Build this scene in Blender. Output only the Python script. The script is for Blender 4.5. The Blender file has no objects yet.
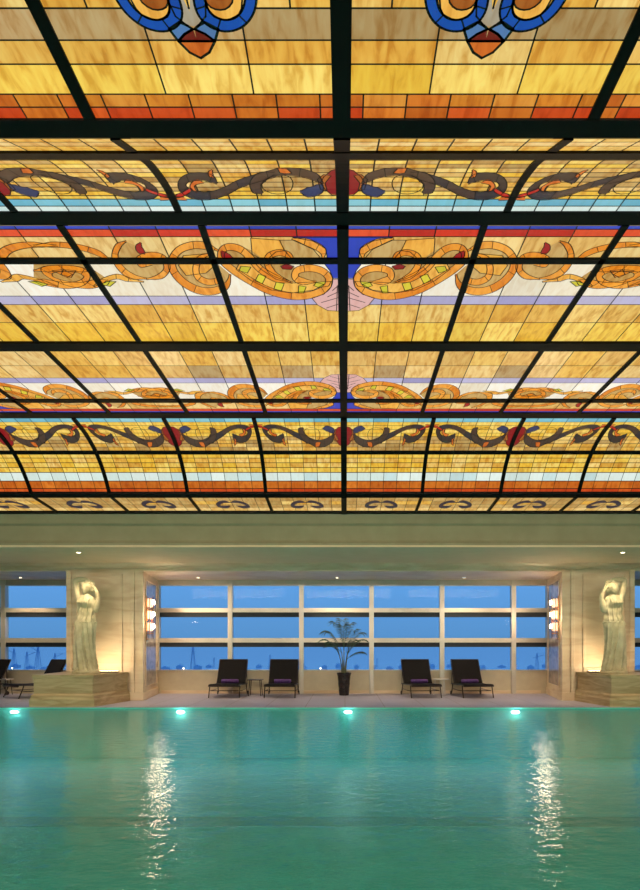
import bpy, bmesh, math, random
from mathutils import Vector, Matrix, noise
random.seed(7)
SC = bpy.context.scene
COL = SC.collection
PI = math.pi
EYE, F, VX, VY = 1.4, 620.0, 345.0, 645.0      # eye height, focal length in px, vanishing point of the room


def P(px, py, D):
    return Vector(((px - VX) * D / F, D, EYE + (VY - py) * D / F))


def lin(c):
    return tuple(((v / 255) / 12.92 if v / 255 <= .04045 else ((v / 255 + .055) / 1.055) ** 2.4) for v in c[:3])


# ------------------------------------------------------------------ helpers
def link(o, parent=None):
    COL.objects.link(o)
    if parent:
        o.parent = parent
    return o


def meta(o, label=None, cat=None, group=None, kind=None):
    if label: o['label'] = label
    if cat: o['category'] = cat
    if group: o['group'] = group
    if kind: o['kind'] = kind
    return o


def empty(name, loc=(0, 0, 0), rz=0, label=None, cat=None, group=None, kind=None):
    o = bpy.data.objects.new(name, None)
    o.empty_display_size = .1
    link(o)
    o.location = loc
    o.rotation_euler = (0, 0, rz)
    return meta(o, label, cat, group, kind)


def mesh_obj(name, verts, faces, m=None, parent=None, smooth=False):
    me = bpy.data.meshes.new(name)
    me.from_pydata([tuple(v) for v in verts], [], faces)
    me.update()
    if smooth:
        for p in me.polygons: p.use_smooth = True
    if m: me.materials.append(m)
    return link(bpy.data.objects.new(name, me), parent)


def bm_obj(name, bm, m=None, parent=None, smooth=False, bevel=0, seg=2):
    bmesh.ops.recalc_face_normals(bm, faces=bm.faces[:])
    me = bpy.data.meshes.new(name)
    bm.to_mesh(me); bm.free()
    if smooth:
        for p in me.polygons: p.use_smooth = True
    if m: me.materials.append(m)
    o = link(bpy.data.objects.new(name, me), parent)
    if bevel:
        b = o.modifiers.new('bevel', 'BEVEL'); b.width = bevel; b.segments = seg; b.limit_method = 'ANGLE'
    return o


def add_box(bm, x0, x1, y0, y1, z0, z1):
    vs = [bm.verts.new((x, y, z)) for z in (z0, z1) for y in (y0, y1) for x in (x0, x1)]
    for f in ((0, 2, 3, 1), (4, 5, 7, 6), (0, 1, 5, 4), (2, 6, 7, 3), (0, 4, 6, 2), (1, 3, 7, 5)):
        bm.faces.new([vs[i] for i in f])


def box(name, x0, x1, y0, y1, z0, z1, m, parent=None, bevel=0):
    bm = bmesh.new(); add_box(bm, x0, x1, y0, y1, z0, z1)
    return bm_obj(name, bm, m, parent, bevel=bevel)


def add_prism(bm, poly, z0, z1):
    a = [bm.verts.new((x, y, z0)) for x, y in poly]
    b = [bm.verts.new((x, y, z1)) for x, y in poly]
    n = len(poly)
    bm.faces.new(a[::-1]); bm.faces.new(b)
    for i in range(n):
        bm.faces.new((a[i], a[(i + 1) % n], b[(i + 1) % n], b[i]))


def add_loft(bm, rings, cap=True):
    R = [[bm.verts.new(p) for p in r] for r in rings]
    n = len(R[0])
    for i in range(len(R) - 1):
        for j in range(n):
            bm.faces.new((R[i][j], R[i][(j + 1) % n], R[i + 1][(j + 1) % n], R[i + 1][j]))
    if cap:
        bm.faces.new(R[0][::-1]); bm.faces.new(R[-1])


def add_tube(bm, pts, r, n=8, cap=True):
    pts = [Vector(p) for p in pts]
    rr = r if isinstance(r, (list, tuple)) else [r] * len(pts)
    rings = []
    up = Vector((0, 0, 1))
    prev = None
    for i, p in enumerate(pts):
        d = (pts[min(i + 1, len(pts) - 1)] - pts[max(i - 1, 0)]).normalized()
        if prev is None:
            a = d.cross(up)
            if a.length < .1: a = d.cross(Vector((1, 0, 0)))
        else:
            a = prev - d * prev.dot(d)
        a.normalize(); prev = a
        b = d.cross(a)
        rings.append([p + (a * math.cos(2 * PI * k / n) + b * math.sin(2 * PI * k / n)) * rr[i] for k in range(n)])
    add_loft(bm, rings, cap)


def add_lathe(bm, prof, c=(0, 0, 0), n=24):
    add_loft(bm, [[(c[0] + r * math.cos(2 * PI * k / n), c[1] + r * math.sin(2 * PI * k / n), c[2] + z) for k in range(n)] for r, z in prof])


def copy_tree(o, parent=None):
    c = o.copy(); COL.objects.link(c)
    if parent: c.parent = parent
    for ch in [x for x in bpy.data.objects if x.parent == o]:
        copy_tree(ch, c)
    return c


def spline(pts, n=6):
    out = []
    for i in range(len(pts) - 1):
        p0, p1, p2, p3 = pts[max(i - 1, 0)], pts[i], pts[i + 1], pts[min(i + 2, len(pts) - 1)]
        for k in range(n):
            t = k / n
            out.append(tuple(.5 * ((2 * b) + (c - a) * t + (2 * a - 5 * b + 4 * c - d) * t * t + (3 * b - a - 3 * c + d) * t ** 3)
                             for a, b, c, d in zip(p0, p1, p2, p3)))
    out.append(tuple(pts[-1]))
    return out


# ------------------------------------------------------------------ materials
def mat(name):
    m = bpy.data.materials.new(name); m.use_nodes = True
    nt = m.node_tree
    return m, nt, nt.nodes['Principled BSDF'], nt.nodes['Material Output']


def setp(b, **k):
    names = dict(base='Base Color', rough='Roughness', metal='Metallic', em='Emission Color', es='Emission Strength',
                 spec='Specular IOR Level', coat='Coat Weight', trans='Transmission Weight', ior='IOR')
    for a, v in k.items():
        b.inputs[names[a]].default_value = (*v, 1) if isinstance(v, tuple) and len(v) == 3 else v


def varied(name, c1, c2, scale=6, rough=.5, metal=0, stretch=(1, 1, 1), bump=0, spec=.5, detail=4, distort=0, p0=.35, p1=.7):
    m, nt, b, out = mat(name)
    tc = nt.nodes.new('ShaderNodeTexCoord'); mp = nt.nodes.new('ShaderNodeMapping')
    mp.inputs['Scale'].default_value = stretch
    nz = nt.nodes.new('ShaderNodeTexNoise'); nz.inputs['Scale'].default_value = scale; nz.inputs['Detail'].default_value = detail
    nz.inputs['Distortion'].default_value = distort
    cr = nt.nodes.new('ShaderNodeValToRGB')
    cr.color_ramp.elements[0].color = (*c1, 1); cr.color_ramp.elements[1].color = (*c2, 1)
    cr.color_ramp.elements[0].position = p0; cr.color_ramp.elements[1].position = p1
    L = nt.links.new
    L(tc.outputs['Object'], mp.inputs['Vector']); L(mp.outputs[0], nz.inputs['Vector']); L(nz.outputs['Fac'], cr.inputs[0])
    L(cr.outputs[0], b.inputs['Base Color'])
    setp(b, rough=rough, metal=metal, spec=spec)
    if bump:
        bp = nt.nodes.new('ShaderNodeBump'); bp.inputs['Strength'].default_value = bump; bp.inputs['Distance'].default_value = .02
        L(nz.outputs['Fac'], bp.inputs['Height']); L(bp.outputs[0], b.inputs['Normal'])
    return m


M = {}
M['marble'] = varied('cream_marble', lin((208, 178, 138)), lin((232, 212, 180)), 1.6, .45, stretch=(.5, .5, 2.6), detail=7, distort=1.2, p0=.25, p1=.6)
M['marble_dark'] = varied('veined_beige_marble', lin((176, 148, 104)), lin((214, 192, 148)), 2.2, .5, stretch=(.45, .45, 3.0), detail=8, distort=1.8, p0=.3, p1=.62)
M['grey_marble'] = varied('grey_marble', lin((140, 125, 120)), lin((185, 170, 160)), 2, .15, stretch=(1, 1, 2), detail=6, distort=1)
M['statue'] = varied('statue_marble', lin((184, 172, 136)), lin((214, 204, 168)), 5, .45, detail=3)
M['plaster'] = varied('olive_plaster_darkened', lin((146, 142, 112)), lin((154, 150, 120)), 3, .8)  # olive plaster, darkened to offset the wash light on the fascia
M['soffit'] = varied('plaster_lightened', lin((226, 204, 168)), lin((232, 210, 176)), 3, .8)  # same plaster, lightened in colour in place of light from below
M['sill_wall'] = varied('parapet_beige', lin((205, 190, 160)), lin((214, 200, 170)), 4, .6)
M['alu'] = varied('champagne_aluminium', lin((196, 186, 170)), lin((206, 196, 180)), 3, .35, metal=.35)
M['gasket'] = varied('black_gasket', lin((20, 26, 34)), lin((26, 32, 40)), 3, .6)
M['steel'] = varied('bronze_black_steel', lin((8, 6, 4)), lin((14, 10, 7)), 5, .5, spec=.15)
M['came'] = varied('lead_came', lin((26, 18, 10)), lin((34, 24, 14)), 8, .5)
M['gold'] = varied('brass', lin((200, 140, 70)), lin((220, 165, 90)), 5, .25, metal=1)
M['mesh'] = varied('charcoal_sling', lin((15, 13, 16)), lin((22, 19, 23)), 60, .8, spec=.2)
M['frame'] = varied('brown_metal_frame', lin((58, 48, 46)), lin((74, 62, 58)), 8, .35, metal=.5)
M['towel'] = varied('purple_towel', lin((74, 48, 112)), lin((98, 66, 138)), 30, .95, bump=.3)
M['pot'] = varied('dark_glazed_pot', lin((26, 20, 20)), lin((44, 34, 30)), 8, .25)
M['soil'] = varied('soil', lin((40, 28, 20)), lin((60, 44, 30)), 40, .95)
M['leaf'] = varied('palm_leaf', lin((34, 56, 40)), lin((58, 84, 52)), 14, .45)
M['stem'] = varied('palm_stem', lin((84, 92, 50)), lin((120, 116, 70)), 10, .6)
M['white'] = varied('white_metal', lin((200, 196, 190)), lin((215, 210, 205)), 5, .4)
M['tile'] = varied('turquoise_pool_tile', lin((92, 206, 190)), lin((116, 222, 208)), 2, .4)
M['lane'] = varied('dark_teal_tile', lin((70, 165, 150)), lin((80, 176, 160)), 4, .4)
M['bay'] = varied('bay_water', (.86, .86, .86), (.92, .92, .92), .02, .25, metal=1)
M['far'] = varied('steel_haze_tinted', lin((140, 186, 226)), lin((148, 196, 232)), .05, .9)  # distance haze put into the base colour of the cranes
M['far2'] = varied('concrete_haze_tinted', lin((190, 226, 250)), lin((198, 232, 252)), .05, .9)  # building colour paled towards the sky to stand for haze
M['wall'] = varied('warm_wall', lin((150, 130, 100)), lin((165, 142, 110)), 2, .8)


def emis(name, c, s, base=(.8, .8, .8)):
    m, nt, b, out = mat(name)
    nz = nt.nodes.new('ShaderNodeTexNoise'); nz.inputs['Scale'].default_value = 9
    mr = nt.nodes.new('ShaderNodeMapRange'); mr.inputs[3].default_value = s * .8; mr.inputs[4].default_value = s * 1.2
    nt.links.new(nz.outputs['Fac'], mr.inputs[0]); nt.links.new(mr.outputs[0], b.inputs['Emission Strength'])
    setp(b, base=base, em=c, rough=.3)
    return m


M['lamp'] = emis('lamp_disc', (1, .78, .5), 14)
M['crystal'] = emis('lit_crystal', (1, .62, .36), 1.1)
M['bulb'] = emis('sconce_bulb', (1, .80, .60), 42)
M['poolglow'] = emis('pool_lamp_lens', (.88, 1, 1), 38)
M['beacon'] = emis('harbour_light', (1, .9, .7), 12)

# deck stone with joints
m, nt, b, out = mat('lavender_stone_deck'); M['deck'] = m
tc = nt.nodes.new('ShaderNodeTexCoord'); br = nt.nodes.new('ShaderNodeTexBrick')
br.offset = 0; br.inputs['Scale'].default_value = 1; br.inputs['Brick Width'].default_value = .9; br.inputs['Row Height'].default_value = .9
br.inputs['Mortar Size'].default_value = .006
br.inputs['Color1'].default_value = (*lin((172, 168, 192)), 1); br.inputs['Color2'].default_value = (*lin((180, 176, 198)), 1)
br.inputs['Mortar'].default_value = (*lin((120, 108, 112)), 1)
nt.links.new(tc.outputs['Object'], br.inputs['Vector']); nt.links.new(br.outputs['Color'], b.inputs['Base Color']); setp(b, rough=.45)

# stained glass: colour per piece comes from the mesh, streaks from noise, emission in the panes stands in for a light box behind
m, nt, b, out = mat('stained_glass'); M['glass_art'] = m
L = nt.links.new
at = nt.nodes.new('ShaderNodeAttribute'); at.attribute_name = 'glass_color'
tc = nt.nodes.new('ShaderNodeNewGeometry')
mp = nt.nodes.new('ShaderNodeMapping'); mp.inputs['Scale'].default_value = (6.5, 1.5, 3); mp.inputs['Rotation'].default_value = (0, 0, .25)
nz = nt.nodes.new('ShaderNodeTexNoise'); nz.inputs['Scale'].default_value = 3.0; nz.inputs['Detail'].default_value = 6; nz.inputs['Distortion'].default_value = .5
L(tc.outputs['Position'], mp.inputs['Vector']); L(mp.outputs[0], nz.inputs['Vector'])
cr = nt.nodes.new('ShaderNodeValToRGB')
cr.color_ramp.elements[0].position = .34; cr.color_ramp.elements[0].color = (.72, .53, .32, 1)
cr.color_ramp.elements[1].position = .66; cr.color_ramp.elements[1].color = (1.0, 1.04, 1.12, 1)
e = cr.color_ramp.elements.new(.5); e.color = (.93, .86, .80, 1)
L(nz.outputs['Fac'], cr.inputs[0])
mx = nt.nodes.new('ShaderNodeMix'); mx.data_type = 'RGBA'; mx.blend_type = 'MULTIPLY'
L(at.outputs['Alpha'], mx.inputs[0]); L(at.outputs['Color'], mx.inputs[6]); L(cr.outputs[0], mx.inputs[7])
L(mx.outputs[2], b.inputs['Emission Color'])
setp(b, base=(.02, .015, .01), rough=.3, es=1.0, spec=.25)

# window glass
m, nt, b, out = mat('window_glass'); M['pane'] = m
tr = nt.nodes.new('ShaderNodeBsdfTransparent'); tr.inputs[0].default_value = (.93, .96, .97, 1)
gl = nt.nodes.new('ShaderNodeBsdfGlossy'); gl.inputs['Roughness'].default_value = .03
fr = nt.nodes.new('ShaderNodeFresnel'); fr.inputs[0].default_value = 1.07
mx = nt.nodes.new('ShaderNodeMixShader')
nt.links.new(fr.outputs[0], mx.inputs[0]); nt.links.new(tr.outputs[0], mx.inputs[1]); nt.links.new(gl.outputs[0], mx.inputs[2]); nt.links.new(mx.outputs[0], out.inputs[0])

# pool water
m, nt, b, out = mat('pool_water'); M['water'] = m
tc = nt.nodes.new('ShaderNodeTexCoord'); mp = nt.nodes.new('ShaderNodeMapping'); mp.inputs['Scale'].default_value = (1, 1.4, 1)
n1 = nt.nodes.new('ShaderNodeTexNoise'); n1.inputs['Scale'].default_value = 5.5; n1.inputs['Detail'].default_value = 3; n1.inputs['Roughness'].default_value = .55
bp = nt.nodes.new('ShaderNodeBump'); bp.inputs['Strength'].default_value = .7; bp.inputs['Distance'].default_value = .02
L = nt.links.new
L(tc.outputs['Object'], mp.inputs[0]); L(mp.outputs[0], n1.inputs['Vector']); L(n1.outputs['Fac'], bp.inputs['Height'])
gl = nt.nodes.new('ShaderNodeBsdfGlossy'); gl.inputs['Roughness'].default_value = .06
tr = nt.nodes.new('ShaderNodeBsdfTransparent'); tr.inputs[0].default_value = (.70, .95, .93, 1)
df = nt.nodes.new('ShaderNodeBsdfDiffuse'); df.inputs[0].default_value = (*lin((60, 186, 160)), 1)
m1 = nt.nodes.new('ShaderNodeMixShader'); m1.inputs[0].default_value = .4
fr = nt.nodes.new('ShaderNodeFresnel'); fr.inputs[0].default_value = 1.33
m2 = nt.nodes.new('ShaderNodeMixShader')
L(bp.outputs[0], gl.inputs['Normal']); L(bp.outputs[0], fr.inputs['Normal'])
L(tr.outputs[0], m1.inputs[1]); L(df.outputs[0], m1.inputs[2])
L(fr.outputs[0], m2.inputs[0]); L(m1.outputs[0], m2.inputs[1]); L(gl.outputs[0], m2.inputs[2]); L(m2.outputs[0], out.inputs[0])

# ------------------------------------------------------------------ camera, world
cam = bpy.data.cameras.new('camera'); co = link(bpy.data.objects.new('camera', cam))
co.location = (0, 0, EYE); co.rotation_euler = (PI / 2, 0, 0)
cam.sensor_fit = 'HORIZONTAL'; cam.sensor_width = 32; cam.lens = F / 640 * 32
cam.shift_x = (320 - VX) / 640; cam.shift_y = (VY - 445) / 640
cam.clip_end = 20000
SC.camera = co
w = bpy.data.worlds.new('dusk'); SC.world = w; w.use_nodes = True
nt = w.node_tree; bg = nt.nodes['Background']
tc = nt.nodes.new('ShaderNodeTexCoord'); sx = nt.nodes.new('ShaderNodeSeparateXYZ'); cr = nt.nodes.new('ShaderNodeValToRGB')
cr.color_ramp.elements[0].position = 0.0; cr.color_ramp.elements[0].color = (*lin((84, 136, 188)), 1)
cr.color_ramp.elements[1].position = .11; cr.color_ramp.elements[1].color = (*lin((94, 152, 214)), 1)
e = cr.color_ramp.elements.new(.8); e.color = (*lin((40, 80, 150)), 1)
nt.links.new(tc.outputs['Generated'], sx.inputs[0]); nt.links.new(sx.outputs['Z'], cr.inputs[0]); nt.links.new(cr.outputs[0], bg.inputs[0])
bg.inputs[1].default_value = 1.25
SC.view_settings.view_transform = 'Standard'; SC.view_settings.look = 'None'
SC.view_settings.exposure = 0; SC.view_settings.gamma = 1; SC.view_settings.use_curve_mapping = False
SC.cycles.use_denoising = True
SC.cycles.max_bounces = 8; SC.cycles.transparent_max_bounces = 12
SC.cycles.sample_clamp_indirect = 6

# ------------------------------------------------------------------ stained glass ceiling
S = .88
XC = -.02
ROWDEF = {  # profile points (distance, height above the eye), before scaling by S
    'r1': [(2.5, 3.61), (4.247, 3.61)],
    'r2': [(4.43, 3.62), (4.937, 3.90), (5.26, 4.07), (5.75, 4.235), (6.17, 4.29)],
    'r3': [(6.33, 4.3), (11.5, 4.3)],
    'r4': [(11.72, 4.3), (12.3, 4.19), (12.8, 3.98), (13.2, 3.68), (13.56, 3.27)],
    'r5': [(13.56, 3.27), (14.78, 3.17)],
}
PROF = {}
for k, pts in ROWDEF.items():
    if len(pts) == 2:
        PROF[k] = [(a * S, b * S) for a, b in pts]
    else:
        PROF[k] = [(a * S, b * S) for a, b in spline(pts, 4)]


def hgt(row, D):
    pr = PROF[row]
    if D <= pr[0][0]:
        a, b = pr[0], pr[1]
    elif D >= pr[-1][0]:
        a, b = pr[-2], pr[-1]
    else:
        for a, b in zip(pr, pr[1:]):
            if D <= b[0]: break
    return a[1] + (b[1] - a[1]) * (D - a[0]) / (b[0] - a[0])


def d_of_y(row, y):
    t = (VY - y) / F
    if len(PROF[row]) == 2 and abs(PROF[row][0][1] - PROF[row][1][1]) < 1e-6:
        return PROF[row][0][1] / t
    lo, hi = PROF[row][0][0], PROF[row][-1][0]
    for _ in range(40):
        mid = (lo + hi) / 2
        if hgt(row, mid) / mid > t: lo = mid
        else: hi = mid
    return (lo + hi) / 2


def unproj(row, px, py):
    D = d_of_y(row, py)
    return ((px - VX) * D / F - XC, D)


# colours of glass (sRGB) with streakiness
G = {
    'amber': [((236, 190, 88), 1), ((226, 174, 70), 1), ((244, 210, 122), 1), ((230, 182, 78), 1), ((238, 198, 104), 1)],
    'ambery': [((244, 206, 84), .9), ((240, 194, 64), .9), ((248, 216, 108), .9)],
    'tan': [((198, 162, 96), 1), ((206, 172, 104), 1), ((186, 150, 84), 1)],
    'dull': [((184, 156, 104), .9), ((176, 148, 96), .9), ((192, 162, 110), .9)],
    'deep': [((214, 134, 40), 1), ((206, 120, 32), 1), ((224, 148, 54), 1)],
    'orange': [((206, 112, 32), 1), ((198, 102, 28), 1), ((216, 122, 38), 1)],
    'redor': [((206, 74, 24), .9), ((196, 64, 20), .9), ((214, 90, 30), .9)],
    'red': [((208, 50, 28), .5), ((192, 38, 26), .5), ((224, 78, 40), .6)],
    'blue': [((62, 74, 190), .15), ((52, 62, 172), .15)],
    'cyan': [((122, 190, 206), .15), ((140, 202, 212), .15), ((108, 178, 200), .15)],
    'ice': [((214, 232, 224), .15), ((226, 240, 232), .15), ((200, 224, 222), .15)],
    'white': [((244, 236, 214), .25), ((250, 244, 226), .25), ((236, 226, 200), .3)],
    'cream': [((240, 206, 132), .8), ((228, 186, 104), .9)],
    'lilac': [((176, 170, 206), .15), ((190, 184, 214), .15), ((164, 158, 200), .15)],
}


def pick(n):
    c, a = random.choice(G[n])
    f = random.uniform(.92, 1.06)
    return (*[min(v * f, 1.0) for v in lin(c)], a)


def clip_poly(poly, x0, x1, y0, y1):
    for ax, lim, sg in ((0, x0, 1), (0, x1, -1), (1, y0, 1), (1, y1, -1)):
        out = []
        n = len(poly)
        for i in range(n):
            a, b = poly[i], poly[(i + 1) % n]
            da, db = sg * (a[ax] - lim), sg * (b[ax] - lim)
            if da >= 0: out.append(a)
            if (da >= 0) != (db >= 0):
                t = da / (da - db)
                out.append((a[0] + (b[0] - a[0]) * t, a[1] + (b[1] - a[1]) * t))
        poly = out
        if len(poly) < 3: return None
    return poly


class Panel:
    def __init__(s, row, x0, x1, d0, d1):
        s.row, s.x0, s.x1, s.d0, s.d1 = row, x0, x1, d0, d1
        s.g = [[], [], []]; s.c = [[], [], []]   # glass verts faces colours ; came
        br = [d for d, h in PROF[row] if d0 + 1e-4 < d < d1 - 1e-4]
        s.br = [d0] + br + [d1]

    def put(s, poly, col, layer):
        xs = [p[0] for p in poly]; ys = [p[1] for p in poly]
        if max(xs) <= s.x0 or min(xs) >= s.x1 or max(ys) <= s.d0 or min(ys) >= s.d1: return
        for a, b in zip(s.br, s.br[1:]):
            if max(ys) <= a or min(ys) >= b: continue
            q = clip_poly(poly, s.x0, s.x1, a, b)
            if not q: continue
            tgt = s.c if col is None else s.g
            i0 = len(tgt[0])
            for x, d in q:
                tgt[0].append((x + XC, d, EYE + hgt(s.row, min(max(d, a), b)) - layer))
            tgt[1].append(tuple(range(i0, i0 + len(q))))
            tgt[2].append(col)

    def build(s, label, group):
        cx, cd = (s.x0 + s.x1) / 2 + XC, (s.d0 + s.d1) / 2
        root = empty('stained_glass_panel', (cx, cd, EYE + hgt(s.row, cd)), 0, label, 'stained glass panel', group)
        o = Vector(root.location)
        g = mesh_obj('glass', [Vector(v) - o for v in s.g[0]], s.g[1], M['glass_art'], root)
        ca = g.data.color_attributes.new('glass_color', 'FLOAT_COLOR', 'CORNER')
        k = 0
        for f, c in zip(s.g[1], s.g[2]):
            for _ in f:
                ca.data[k].color = c; k += 1
        c = mesh_obj('lead_came', [Vector(v) - o for v in s.c[0]], s.c[1], M['came'], root)
        return root


PANELS = []          # (panel, rowname, subrow, col)


def line_quad(a, b, w):
    dx, dy = b[0] - a[0], b[1] - a[1]
    l = math.hypot(dx, dy) or 1e-6
    nx, ny = -dy / l * w, dx / l * w
    ex, ey = dx / l * w * .6, dy / l * w * .6
    return [(a[0] + nx - ex, a[1] + ny - ey), (b[0] + nx + ex, b[1] + ny + ey), (b[0] - nx + ex, b[1] - ny + ey), (a[0] - nx - ex, a[1] - ny - ey)]


LW = .006   # half-width of the lead lines


def make_row(row, sub, y0, y1, module, ncol, bands, ncell, hw=.03, lw=LW, d_rng=None):
    """bands: (y_top, y_bottom, palette, cells per module factor); ncell = vertical cells in one module"""
    d0, d1 = d_rng if d_rng else (d_of_y(row, y0), d_of_y(row, y1))
    ps = []
    for c in range(-ncol, ncol):
        p = Panel(row, c * module + (hw if c != 0 else .052), (c + 1) * module - (hw if c != -1 else .052), d0, d1)
        ps.append(p)
        for (ya, yb, pal, mult, off, line) in bands:
            da = max(d_of_y(row, ya), d0) if not d_rng or ya > 0 else ya
            db = min(d_of_y(row, yb), d1) if not d_rng or yb > 0 else yb
            n = int(ncell * mult)
            cw = module / n
            for k in range(-1, n + 1):
                xa = c * module + (k + off) * cw
                pc = pal if isinstance(pal, str) else random.choice(pal)
                p.put([(xa, da), (xa + cw, da), (xa + cw, db), (xa, db)], pick(pc), 0)
                if cw > 0 and xa > p.x0 + .03 and xa < p.x1 - .03:
                    p.put(line_quad((xa, da), (xa, db), lw), None, .001)
            if line:
                p.put([(p.x0, db - lw), (p.x1, db - lw), (p.x1, db + lw), (p.x0, db + lw)], None, .001)
        PANELS.append((p, row, sub, c))
    return ps


# R1 -- large panels overhead
m1 = 1.7245 * S


def make_r1():
    d0, d1 = PROF['r1'][0][0], d_of_y('r1', 118)
    ps = []
    bands = [(d0, d_of_y('r1', -140), 'amber', 3, 0, 1), (d_of_y('r1', -140), d_of_y('r1', -60), 'tan', 3, .5, 1), (d_of_y('r1', -60), d_of_y('r1', 8), 'amber', 3, .5, 1)]
    for a, b, pal, n, off, ln in ((8, 40, 'dull', 3, 0, 1), (40, 64, 'amber', 3, 0, 1), (64, 94, 'ambery', 3, 0, 1),
                                  (94, 107, ['deep', 'orange', 'deep'], 6, .5, 1), (107, 119, ['redor', 'orange', 'redor'], 6, .5, 0)):
        bands.append((d_of_y('r1', a), d_of_y('r1', b), pal, n, off, ln))
    for c in range(-3, 3):
        p = Panel('r1', c * m1 + (.034 if c != 0 else .052), (c + 1) * m1 - (.034 if c != -1 else .052), d0, d1)
        for da, db, pal, n, off, ln in bands:
            cw = m1 / n
            for k in range(-1, n + 1):
                xa = c * m1 + (k + off) * cw
                pc = pal if isinstance(pal, str) else random.choice(pal)
                p.put([(xa, da), (xa + cw, da), (xa + cw, db), (xa, db)], pick(pc), 0)
                if p.x0 + .03 < xa < p.x1 - .03:
                    p.put(line_quad((xa, da), (xa, db), LW * .8), None, .001)
            if ln: p.put([(p.x0, db - LW * .8), (p.x1, db - LW * .8), (p.x1, db + LW * .8), (p.x0, db + LW * .8)], None, .001)
        ps.append(p); PANELS.append((p, 'r1', 'a', c))
    return ps


P1 = make_r1()
m2 = 1.62 * S
P2a = make_row('r2', 'a', 139, 150.8, m2, 3, [(139, 142, 'amber', 1, 0, 1), (142, 146, 'cream', 1, 0, 1), (146, 151, 'amber', 1, 0, 0)], 6)
b2 = [157.3, 160.5, 164, 168, 172.5, 177, 182, 187, 191]
P2b = make_row('r2', 'b', 157.2, 212.3, m2, 3,
               [(a, b, ['amber', 'tan', 'cream', 'tan', 'ambery'], 1, 0, 1) for a, b in zip(b2, b2[1:])] +
               [(191, 195.5, 'ambery', 1, 0, 1), (195.5, 199, 'ambery', 1, 0, 1), (199, 206, 'cyan', 1, 0, 1), (206, 213, 'ice', 1, 0, 0)], 6)
m3 = 1.445 * S
ROW3 = [(224.5, 229.2, 'blue', 1, 0, 1), (229.2, 236.6, 'red', 1, 0, 1), (236.6, 257.4, 'cream', 1, 0, 0)]
P3a = make_row('r3', 'a', 226, 257.4, m3, 5, ROW3, 3)
P3b = make_row('r3', 'b', 262.6, 343.2, m3, 5, [(262, 296, 'white', 1, 0, 1), (296, 304.5, 'lilac', 1, 0, 1), (304.5, 322.5, 'amber', 1, 0, 1), (322.5, 344, 'ambery', 1, 0, 0)], 3)
DM = 8.905 * S   # depth about which the flat field mirrors


def ymir(y):
    D = 2 * DM - d_of_y('r3', y)
    return VY - F * PROF['r3'][0][1] / D


P3c = make_row('r3', 'c', ymir(343.2) if ymir(343.2) > 350 else 351.5, ymir(262.6), m3, 6,
               [(ymir(344), ymir(322.5), ['amber', 'cream'], 1, 0, 1), (ymir(322.5), ymir(304.5), ['dull', 'amber', 'cream'], 1, 0, 1), (ymir(304.5), ymir(296), 'lilac', 1, 0, 1), (ymir(296), ymir(262), 'white', 1, 0, 0)], 3, lw=LW * .9)
P3d = make_row('r3', 'd', ymir(257.4), ymir(226), m3, 6, [(ymir(258), ymir(236.6), 'cream', 1, 0, 1), (ymir(236.6), ymir(229.2), 'red', 1, 0, 1), (ymir(229.2), ymir(225), 'blue', 1, 0, 0)], 3, lw=LW * .9)
m4 = 1.704 * S
b4 = [422, 425.5, 429.5, 433, 436.5, 440, 443.5, 447, 451]
P4a = make_row('r4', 'a', 418.4, 450.6, m4, 5, [(418, 422, 'cyan', 1, 0, 1)] +
               [(a, b, 'ambery' if b < 440 else ['amber', 'tan'], 1, 0, 1) for a, b in zip(b4, b4[1:])], 6, lw=LW * .8)
P4b = make_row('r4', 'b', 453.4, 494.4, m4, 5, [(453, 458, 'ambery', 1, 0, 1), (458, 462.7, ['amber', 'ambery'], 1, 0, 1), (462.7, 467.5, ['amber', 'ambery'], 1, 0, 1),
               (467.5, 472.4, 'ambery', 1, 0, 1), (472.4, 481, 'ice', 1, 0, 1), (481, 488.5, 'orange', 1, 0, 1), (488.5, 495, 'redor', 1, 0, 0)], 6, lw=LW * .8)
P5 = make_row('r5', 'a', 497.2, 510.6, m4, 5, [(497, 501, 'tan', 1, 0, 1), (501, 504.5, ['amber', 'tan'], 1, 0, 1), (504.5, 507.5, 'tan', 1, 0, 1), (507.5, 511, 'cream', 1, 0, 0)], 6, lw=LW * .8)


# --- art pieces: strokes and fills in (X, D)
def wid(t, w, taper):
    if taper == 0: return w
    return w * max(.25, min(1, t / taper, (1 - t) / taper))


def art_stroke(unp, pts, w, col, taper=.12, segs=5, lw=.0046, chips=None):
    """returns list of ('f', poly, colour) and ('l', a, b)"""
    s = spline(pts, segs)
    n = len(s)
    Lf, Rt = [], []
    for i, (x, y) in enumerate(s):
        x2, y2 = s[min(i + 1, n - 1)]; x1, y1 = s[max(i - 1, 0)]
        dx, dy = x2 - x1, y2 - y1
        l = math.hypot(dx, dy) or 1e-6
        ww = wid(i / (n - 1), w, taper) / 2
        Lf.append(unp(x - dy / l * ww, y + dx / l * ww)); Rt.append(unp(x + dy / l * ww, y - dx / l * ww))
    out = []
    c = pick_c(col)
    for i in range(n - 1):
        if chips and i % chips == 0:
            c = pick_c(col)
            out.append(('l', Lf[i], Rt[i], lw * .7))
        out.append(('f', [Lf[i], Lf[i + 1], Rt[i + 1], Rt[i]], c))
        out.append(('l', Lf[i], Lf[i + 1], lw)); out.append(('l', Rt[i], Rt[i + 1], lw))
    return out


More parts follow.
